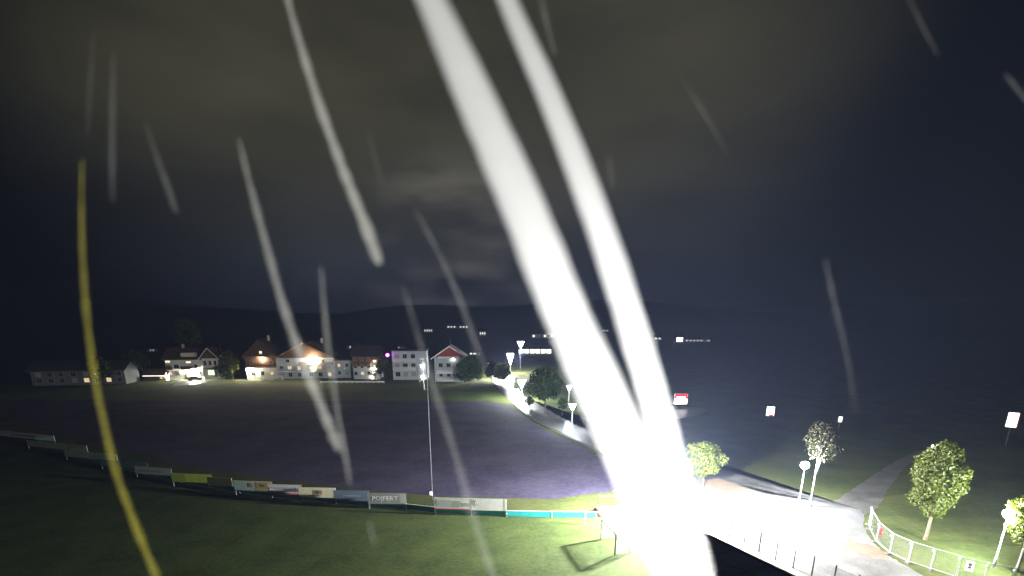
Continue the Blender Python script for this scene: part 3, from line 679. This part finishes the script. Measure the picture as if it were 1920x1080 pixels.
gr = MB().prism([(gc - ghw, he - .5), (gc, gz), (gc + ghw, he - .5), (gc + ghw, he - .2), (gc, gz + .35), (gc - ghw, he - .2)], -2.2, 6.5).build('wing_roof', m_roof, t)
for sgn in (-1, 1):
    MB().prism([(gc + sgn * ghw, he - .55), (gc + sgn * .01, gz - .05), (gc + sgn * .01, gz + .4), (gc + sgn * ghw, he - .15)], -2.28, -2.204).build('fascia', m_cream, t)
for k, u in enumerate((-.28, 0, .28)): window(t, gc + u * (gx1 - gx0), he * .78, 0.85, 1.5, y=-1.2)
window(t, gc - .1, he * .32, 2.2, 1.8, lit_g, y=-1.2)
MB().box((gc, -1.9, he * .52), (gx1 - gx0, 1.3, .12)).build('porch_roof', m_wood, t)
MB().tube([(gc + 3.4, 1, gz - 1), (gc + 3.4, 1, gz + 1.6)], 0.04, 6).build('aerial', m_steel, t)

# brown shed left of it
t, Wd, he, hr = house('shed', 'low brown roofed shed with white gable end left of the white chalet', 272, 312, 713, 704, 694, 6, 'x', wall=m_wood, roof=m_roof, over=.5, rzf=.2,
    wins=((.25, .5, .9, .8),), lamps=((.46, .75, .3, 260, NEUT),))
MB().box((0, -0.62, he * .93), (Wd * .98, .1, .16)).build('eave_strip', glow(NEUT, 3), t)  # bright eave line made by giving the strip its own glow
MB().box((Wd / 2 + .12, 1.5, he * .7), (.2, 5.0, he * 1.4)).build('end_wall', m_white, t)

house('long_building', 'long dim low building at the far left behind the dark trees', 74, 228, 722, 694, 680, 10, 'x', wall=m_drab, roof=m_roofd, rzf=.3,
      wins=gw((-.42, -.3, -.18, -.05, .08, .2, .32, .44), (.32, .72), 1.5, 1.4))
# brown timber house
house('timber_house', 'brown timber house with strongly lit white corner left of the large chalet', 466, 522, 711, 668, 640, 10, 'y', wall=m_white, upper=m_wood, roof=m_roof, gable=m_wood,
      wins=gw((-.3, 0, .3), (.25, .7), 1.2, 1.3) + [(0.02, 1.12, 1.1, 1.2, lit_w)], balc=((-.5, .5, .5, m_wood), (-.3, .3, .98, m_wood)),
      lamps=((-.38, .42, .7, 1500, WARM), (.05, .88, .5, 1300, WARM), (-.4, .12, .4, 60, WARM)), chimney=.2)
# large chalet
house('chalet', 'large white chalet with wide gable, timber balconies and glaring lamp under the eaves', 524, 628, 710, 672, 645, 13, 'y', wall=m_grey_render, upper=None, roof=m_roof, gable=m_wood,
      wins=gw((-.42, -.28, -.12, .08, .24, .4), (.2, .52), 1.3, 1.35) + [(-.3, .86, 1.2, 1.0), (.3, .86, 1.2, 1.0)], balc=((.05, .5, .36, m_cream), (-.1, .5, .68, m_wood), (-.5, -.15, .36, m_grey_render)),
      lamps=((.14, .86, 1.2, 900, WARM), (.12, .5, .35, 600, WARM)), chimney=.25, over=1.1)
house('garage_house', 'plain blue grey flat fronted house right of the large chalet', 630, 662, 709, 676, 670, 8, 'x', wall=m_grey_render, roof=m_roofd, wins=gw((-.25, .2), (.3, .72), 1.1, 1.2) + [(.05, .55, .6, .35, lit_w)], over=.4)
house('dark_house', 'dark house with warm lit entrance and stacked balconies left of the purple light', 664, 712, 711, 668, 652, 9, 'x', wall=m_grey_render, upper=m_wood, roof=m_roofd,
      wins=gw((-.4, -.15, .1), (.25, .55, .85), 1.1, 1.2), balc=((.18, .5, .28, m_cream), (.18, .5, .58, m_cream)), lamps=((.3, .46, .4, 320, WARM), (.34, .76, .35, 260, WARM), (.22, .1, .35, 220, WARM)), door=(.3,))
t, Wd, he, hr = house('flat_house', 'grey three storey flat roofed house with white balcony bands and purple light', 738, 800, 712, 660, 659, 10, 'flat', wall=m_grey_render, roof=m_roofd,
      wins=gw((-.35, -.12, .12), (.2, .5, .82), 1.6, 1.5), balc=((-.48, .2, .36, m_fascia), (-.48, .2, .66, m_fascia)), lamps=((.36, .5, .35, 320, NEUT), (.36, .1, .4, 320, NEUT)))
MB().box((.3 * Wd, -.4, he * .28), (1.0, .5, he * .5)).build('pillar', m_white, t)
MB().lathe([(.2, 0), (.55, .35), (.5, .8), (.1, 1.0)], (-.62 * Wd, -.6, he * .82), 12).build('purple_lamp', glow((0.75, 0.06, 0.85), 30), t)
MB().tube([(-.62 * Wd, -.6, -.1), (-.62 * Wd, -.6, he * .82)], .06, 6).build('lamp_pole', m_darkpost, t)
t, Wd, he, hr = house('gabled_house', 'house with red boarded gable and white bargeboards near the road', 816, 874, 716, 671, 652, 11, 'y', wall=m_grey_render, roof=m_roofd, gable=m_redwood, fascia=m_fascia, over=1.0,
      wins=gw((-.3, -.05, .25), (.3, .68), 1.3, 1.3), balc=((-.42, .1, .36, m_fascia), (-.42, .1, .05, m_fascia)), lamps=((.1, .92, .4, 90, NEUT),))
MB().box((0, -1.35, he + .05), (Wd * .72, .1, .5)).build('cornice_board', m_fascia, t)
MB().tube([(.1, 3, hr), (.1, 3, hr + 2)], .04, 6).build('aerial', m_steel, t)

# white field rails
def rail(label, x0, x1, y, h, n):
    a, b = G(x0, y), G(x1, y); d = b - a; t = thing('white_rail', label, 'rail', a, math.atan2(d.y, d.x)); L = d.length
    MB().box((L / 2, 0, h - .2), (L, .08, .42)).build('rail_board', m_fascia, t)
    for k in range(n): MB().box((L * k / (n - 1), .1, h / 2 - .05), (.5 if n < 5 else .14, .1, h)).build('post', m_fascia, t)
rail('long low white rail across the meadow in front of the houses', 600, 720, 719, .75, 13)
rail('short white barrier with three stout legs before the timber house', 492, 530, 713, 1.6, 3)

# ------------------------------------------------------------------ parked car before the leftmost chalet
def car(label, px, rz):
    b = G(*px); t = thing('parked_car', label, 'car', b, rz); m_body = M('car_paint', (0.14, 0.14, 0.15), rough=0.25, var=.05, spec=.6)
    MB().prism([(-2.1, .35), (2.1, .35), (2.15, .7), (1.95, .88), (1.0, .98), (-1.75, 1.0), (-2.1, .85)], -.85, .85).build('body', m_body, t)
    c = MB().prism([(-1.7, .99), (1.0, .97), (.35, 1.45), (-1.2, 1.47)], -.72, .72).build('cabin', m_glass, t)
    MB().box((-.42, 0, 1.485), (1.6, 1.4, .05)).build('roof', m_body, t)
    for x in (-1.3, 1.3):
        for s in (-1, 1):
            w = MB().tube([(x, s * .68, .32), (x, s * .88, .32)], .32, 14).build('wheel', m_darkpost, t)
            MB().tube([(x, s * .87, .32), (x, s * .9, .32)], .19, 10).build('rim', m_steel, w)
    for s in (-1, 1):
        MB().box((2.12, s * .6, .68), (.08, .35, .16)).build('headlight', m_glass, t); MB().box((-2.1, s * .65, .75), (.08, .25, .2)).build('tail_light', m_red, t)
car('dark parked car on the lit forecourt of the leftmost chalet', (366, 713), R(14))
sheet('forecourt', [(336, 714), (384, 712.5), (388, 717), (352, 722), (322, 724)], 0.016, m_road)

# ------------------------------------------------------------------ illuminated signs on the right
def lightbox(label, bx, by, cx, cy, w_px, h_px, rz, tilt, red, marks=False, strength=4.0):
    b = G(bx, by); m = mpp(bx, by); w, h = w_px * m, h_px * m; z = (by - cy) * m
    t = thing('illuminated_sign', label, 'sign', b, rz)
    MB().tube([(0, .1, -.1), (0, .1, z)], .09, 8).build('post', m_darkpost, t)
    hs = MB().box((0, .1, z), (w * 1.05, .24, h * 1.05)).build('housing', m_darkpost, t)
    MB().box((0, -.03, z), (w, .05, h)).build('panel', glow((1.0, 0.97, 0.95), strength), t)
    mr = glow((0.8, 0.02, 0.05), 1.3)
    if red == 'top':
        MB().box((0, -.075, z + h * .36), (w * .98, .03, h * .28)).build('red_band', mr, t)
        for s in (-1, 1): MB().box((s * w * .42, -.075, z + h * .12), (w * .16, .03, h * .22)).build('red_band', mr, t)
    if red == 'bottom': MB().box((w * .15, -.075, z - h * .42), (w * .6, .03, h * .16)).build('red_band', mr, t)
    if red == 'side': MB().box((w * .56, -.075, z), (w * .12, .03, h)).build('red_band', glow((0.35, 0.02, 0.05), .5), t)
    if marks:
        mk = M('sign_ink', (.02, .02, .01), var=.05)
        lettering('S', h * .36, mk, t, (-w * .1, -.07, z - h * .24), 1.0); lettering('Z', h * .22, mk, t, (-w * .25, -.07, z - h * .33), 1.3); lettering('v', h * .2, mk, t, (w * .2, -.07, z - h * .12), 1.0)
        MB().box((-w * .1, -.062, z + h * .2), (w * .4, .01, h * .025)).build('print_line', M('sign_pale_ink', (.5, .5, .5), var=.05), t)
    return t
lightbox('glowing white sign with red top beyond the road, nearest the broad strand', 1275, 766, 1276, 748, 24, 19, 0, 0, 'top', strength=5)
lightbox('small tilted glowing white panel with red foot in the dark', 1441, 797, 1442, 771, 13, 17, R(-22), 0, 'bottom', strength=4)
lightbox('tiny pinkish glowing sign above the slender forked tree', 1572, 806, 1572, 786, 6, 10, R(-22), 0, 'side', strength=2.5)
lightbox('tall glowing white panel with dark print at the right edge', 1885, 836, 1886, 787, 15, 27, R(-42), 0, 'side', True, strength=3)
sheet('forecourt', catmull([(1246, 764), (1285, 762), (1330, 768), (1300, 780), (1250, 786)], 3, True), 0.016, m_road)
for lx, lab in ((1744, 'tiny warm path light above the tall oval tree, left of two'), (1753, 'tiny warm path light above the tall oval tree, right of two')):
    pl = thing('path_light', lab, 'path light', G(lx, 856), 0, 'warm path lights')
    MB().tube([(0, 0, -.05), (0, 0, 1.3)], .035, 6).build('pole', m_darkpost, pl); MB().lathe([(.05, 1.3), (.16, 1.45), (.14, 1.75), (.04, 1.85)], n=10).build('lantern', glow(WARM, 6), pl)

# ------------------------------------------------------------------ far village
def far_house(label, px, py, w_px, h_px, lit, strength, col=NEUT, roof=m_roofd, nwin=4, ridge='x', facade=False):
    b = GT(px, py); m = (b - Vector((0, 0, CAM_H))).dot(FWD) / FOC; w = w_px * m; h = h_px * m
    t, Wd, he, hr = house('far_house', label, px - w_px / 2, px + w_px / 2, py, py - h_px * .62, py - h_px, max(4, w * .6), ridge, wall=m_grey_render, roof=roof, over=.4, rzf=.3, base=b, group='far village houses')
    rnd = random.Random(px); g = glow(col, strength); n_ = nwin
    for i in range(n_):
        u = (i + .5) / n_ - .5
        on = rnd.random() < lit
        window(t, u * Wd, he * .55, Wd / n_ * (.8 if facade else .5), he * (.75 if facade else .45), g if on else None)
    return t
far_house('far house with glowing front on the slope, leftmost of the ridge lights', 803, 624, 16, 12, .7, 1.2)
far_house('far wide house with a row of pale lit windows on the ridge', 858, 616, 40, 8, .8, 1.4, nwin=7)
far_house('far house with two lights right of the wide lit row', 905, 630, 12, 14, .9, 1.6, nwin=3)
far_house('far dark house with faint lights above the large chalet', 662, 655, 24, 12, .6, 1.0, nwin=5)
far_house('far small house with a single light left of the olive tree', 752, 655, 12, 9, .6, .8, nwin=3)
far_house('far house with white lit strip right of the red gable', 890, 666, 20, 8, .9, 3.0, nwin=3)
far_house('far house with yellow lit trees beside it left of the broad strand', 1018, 635, 42, 14, .7, 2.2, (1.0, .95, .6), nwin=6)
far_house('wide hall with blazing front left of the broad strand', 1003, 664, 62, 15, .95, 5.0, (1.0, 1.0, .85), nwin=6, facade=True)
far_house('far house with one small light in the gap between the strands', 1135, 622, 12, 6, .9, 1.0, nwin=2)
far_house('far house with faint bluish light right of the strands', 1233, 638, 14, 9, .8, 1.6, (.85, .95, 1.0), nwin=2)
far_house('far building with blazing square front right of the strands', 1274, 642, 14, 16, 1.0, 9.0, (1.0, .93, .9), nwin=1, facade=True)
far_house('low far building with pale windows right of the blazing front', 1308, 641, 46, 7, .8, 1.2, (1.0, .93, .8), nwin=7)
far_house('far house with faint light at the left edge above the shed', 283, 660, 14, 9, .6, .7, (.8, 1.0, .8), nwin=3)

# ------------------------------------------------------------------ bright streaks of the view, built as solid strands close to the camera
def strand_mat(name, col, density, g=0.55, skin=0.06):
    """strand body: light passing through is scattered forward, so a strand glows most where it hangs before the lamp"""
    m = bpy.data.materials.new(name); m.use_nodes = True; nt = m.node_tree; nt.nodes.clear()
    out = nt.nodes.new('ShaderNodeOutputMaterial'); df = nt.nodes.new('ShaderNodeBsdfTranslucent'); tr = nt.nodes.new('ShaderNodeBsdfTransparent')
    df.inputs['Color'].default_value = (*col, 1)
    nz = nt.nodes.new('ShaderNodeTexNoise'); nz.inputs['Scale'].default_value = 14
    mu = nt.nodes.new('ShaderNodeMath'); mu.operation = 'MULTIPLY'; mu.inputs[1].default_value = skin * 2; nt.links.new(nz.outputs['Fac'], mu.inputs[0])
    m2 = nt.nodes.new('ShaderNodeMixShader'); nt.links.new(mu.outputs[0], m2.inputs['Fac']); nt.links.new(tr.outputs[0], m2.inputs[1]); nt.links.new(df.outputs[0], m2.inputs[2])
    nt.links.new(m2.outputs[0], out.inputs['Surface'])
    v = nt.nodes.new('ShaderNodeVolumeScatter'); v.inputs['Color'].default_value = (*col, 1); v.inputs['Density'].default_value = density; v.inputs['Anisotropy'].default_value = g
    nt.links.new(v.outputs[0], out.inputs['Volume']); return m
def strand(label, pts, dist, mat, slim=0.84):
    cp = catmull(pts, 6); path = [P_at(x, y, dist) for x, y, w in cp]; rs = random.Random(int(pts[0][0])); am = .03 if pts[2][2] > 50 else .22
    rad = [w * slim / FOC * dist / 2 * (1 + rs.uniform(-am, am)) for x, y, w in cp]
    o = MB().tube(path, rad, 14).build('streak_strand', mat, None, True)  # streak built as a solid light-scattering tube
    return tag(o, label, 'strand', 'pale strands crossing the view')
m_sA = strand_mat('bright_strand', (0.99, 0.99, 0.985), 38, 0.66)
m_sB = strand_mat("grey_strand", (0.85, 0.85, 0.78), 16, 0.5)
m_sC = strand_mat('faint_strand', (0.75, 0.75, 0.72), 9, 0.4, 0.02)
m_sY = strand_mat('yellow_strand', (0.74, 0.66, 0.10), 40, 0.5)
strand('broad blazing white strand crossing the whole view, left one of the pair', [(745, -140, 60), (808, 0, 72), (893, 190, 94), (977, 380, 108), (1053, 570, 112), (1150, 790, 118), (1277, 1080, 122), (1375, 1300, 126)], .40, m_sA, .76)
strand('blazing white strand crossing the whole view, right one of the pair', [(900, -140, 44), (951, 0, 52), (1030, 180, 64), (1097, 350, 74), (1150, 500, 76), (1218, 720, 78), (1255, 860, 84), (1304, 1080, 96), (1345, 1300, 100)], .46, m_sA, .70)
strand('grey strand ending in a rounded tip left of the blazing pair', [(534, -40, 10), (545, 20, 14), (590, 170, 19), (640, 310, 24), (680, 410, 27), (706, 480, 24), (712, 496, 8)], .6, m_sB)
strand('long grey strand reaching down over the large chalet to the field', [(448, 262, 4), (462, 320, 9), (495, 445, 13), (535, 585, 17), (575, 695, 21), (612, 785, 22), (632, 835, 18), (636, 846, 6)], .6, m_sB)
strand('yellow strand bowing along the left side to the bottom edge', [(154, 300, 5), (153, 380, 9), (157, 520, 13), (175, 690, 16), (212, 865, 18), (250, 975, 19), (292, 1078, 20), (330, 1160, 20)], .6, m_sY, .62)
strand('thin pale strand ending over the field left of the mast', [(602, 500, 4), (609, 590, 8), (620, 690, 9), (636, 790, 9), (650, 870, 9), (656, 908, 5)], .6, m_sB)
strand('faint strand between the grey tipped strand and the blazing pair', [(778, 392, 4), (820, 470, 9), (862, 562, 12), (890, 640, 12), (910, 690, 6)], .6, m_sC)
strand('faint strand passing the mast down to the bottom edge', [(757, 540, 5), (775, 600, 9), (805, 700, 13), (850, 840, 17), (888, 970, 19), (926, 1085, 19), (945, 1140, 19)], .6, m_sC)
strand('short dim strand with forked tip at the upper left', [(274, 232, 4), (296, 300, 8), (318, 360, 13), (330, 398, 8)], .6, m_sC)
strand('dim upright strand at the upper left', [(213, 100, 4), (211, 190, 9), (210, 300, 10), (211, 376, 5)], .6, m_sC)
strand('short faint strand at the top beside the right blazing strand', [(1012, -20, 6), (1024, 40, 9), (1040, 104, 5)], .6, m_sC)
strand('thin faint strand at the top right', [(1700, -12, 3), (1730, 50, 5), (1759, 104, 3)], .6, m_sC)
strand('short faint strand at the right edge near the top', [(1884, 138, 3), (1902, 160, 8), (1925, 188, 8)], .6, m_sC)
strand('thin faint strand right of the blazing pair above the forked tree', [(1548, 488, 4), (1556, 530, 8), (1572, 600, 7), (1590, 680, 6), (1604, 775, 3)], .6, m_sC)

strand('very thin strand at the far left below the top', [(176, 60, 2), (168, 180, 5), (164, 250, 2)], .6, m_sC)
strand('very thin slanting strand right of the blazing pair high up', [(1280, 150, 2), (1322, 215, 5), (1362, 285, 2)], .6, m_sC)
strand('tiny upright strand right of the blazing pair', [(1141, 290, 2), (1145, 325, 5), (1148, 355, 2)], .6, m_sC)
strand('tiny strand over the pitch below the mast', [(692, 978, 2), (697, 998, 6), (702, 1020, 3)], .6, m_sB)
strand('thin strand left of the tipped grey strand', [(690, 250, 2), (704, 300, 4), (716, 350, 2)], .6, m_sC)
# ------------------------------------------------------------------ haze: wet night air
hb = MB().box((0, 1220, 50.3), (5300, 2860, 111.4))
hz = hb.build('haze', None); tag(hz, kind='stuff')
mh = bpy.data.materials.new('haze_air'); mh.use_nodes = True; nt = mh.node_tree; nt.nodes.clear()
ho = nt.nodes.new('ShaderNodeOutputMaterial'); hv = nt.nodes.new('ShaderNodeVolumePrincipled')
hv.inputs['Color'].default_value = (0.46, 0.58, 1.0, 1); hv.inputs['Density'].default_value = 0.00020; hv.inputs['Anisotropy'].default_value = 0.15
nt.links.new(hv.outputs[0], ho.inputs['Volume']); hz.data.materials.append(mh)
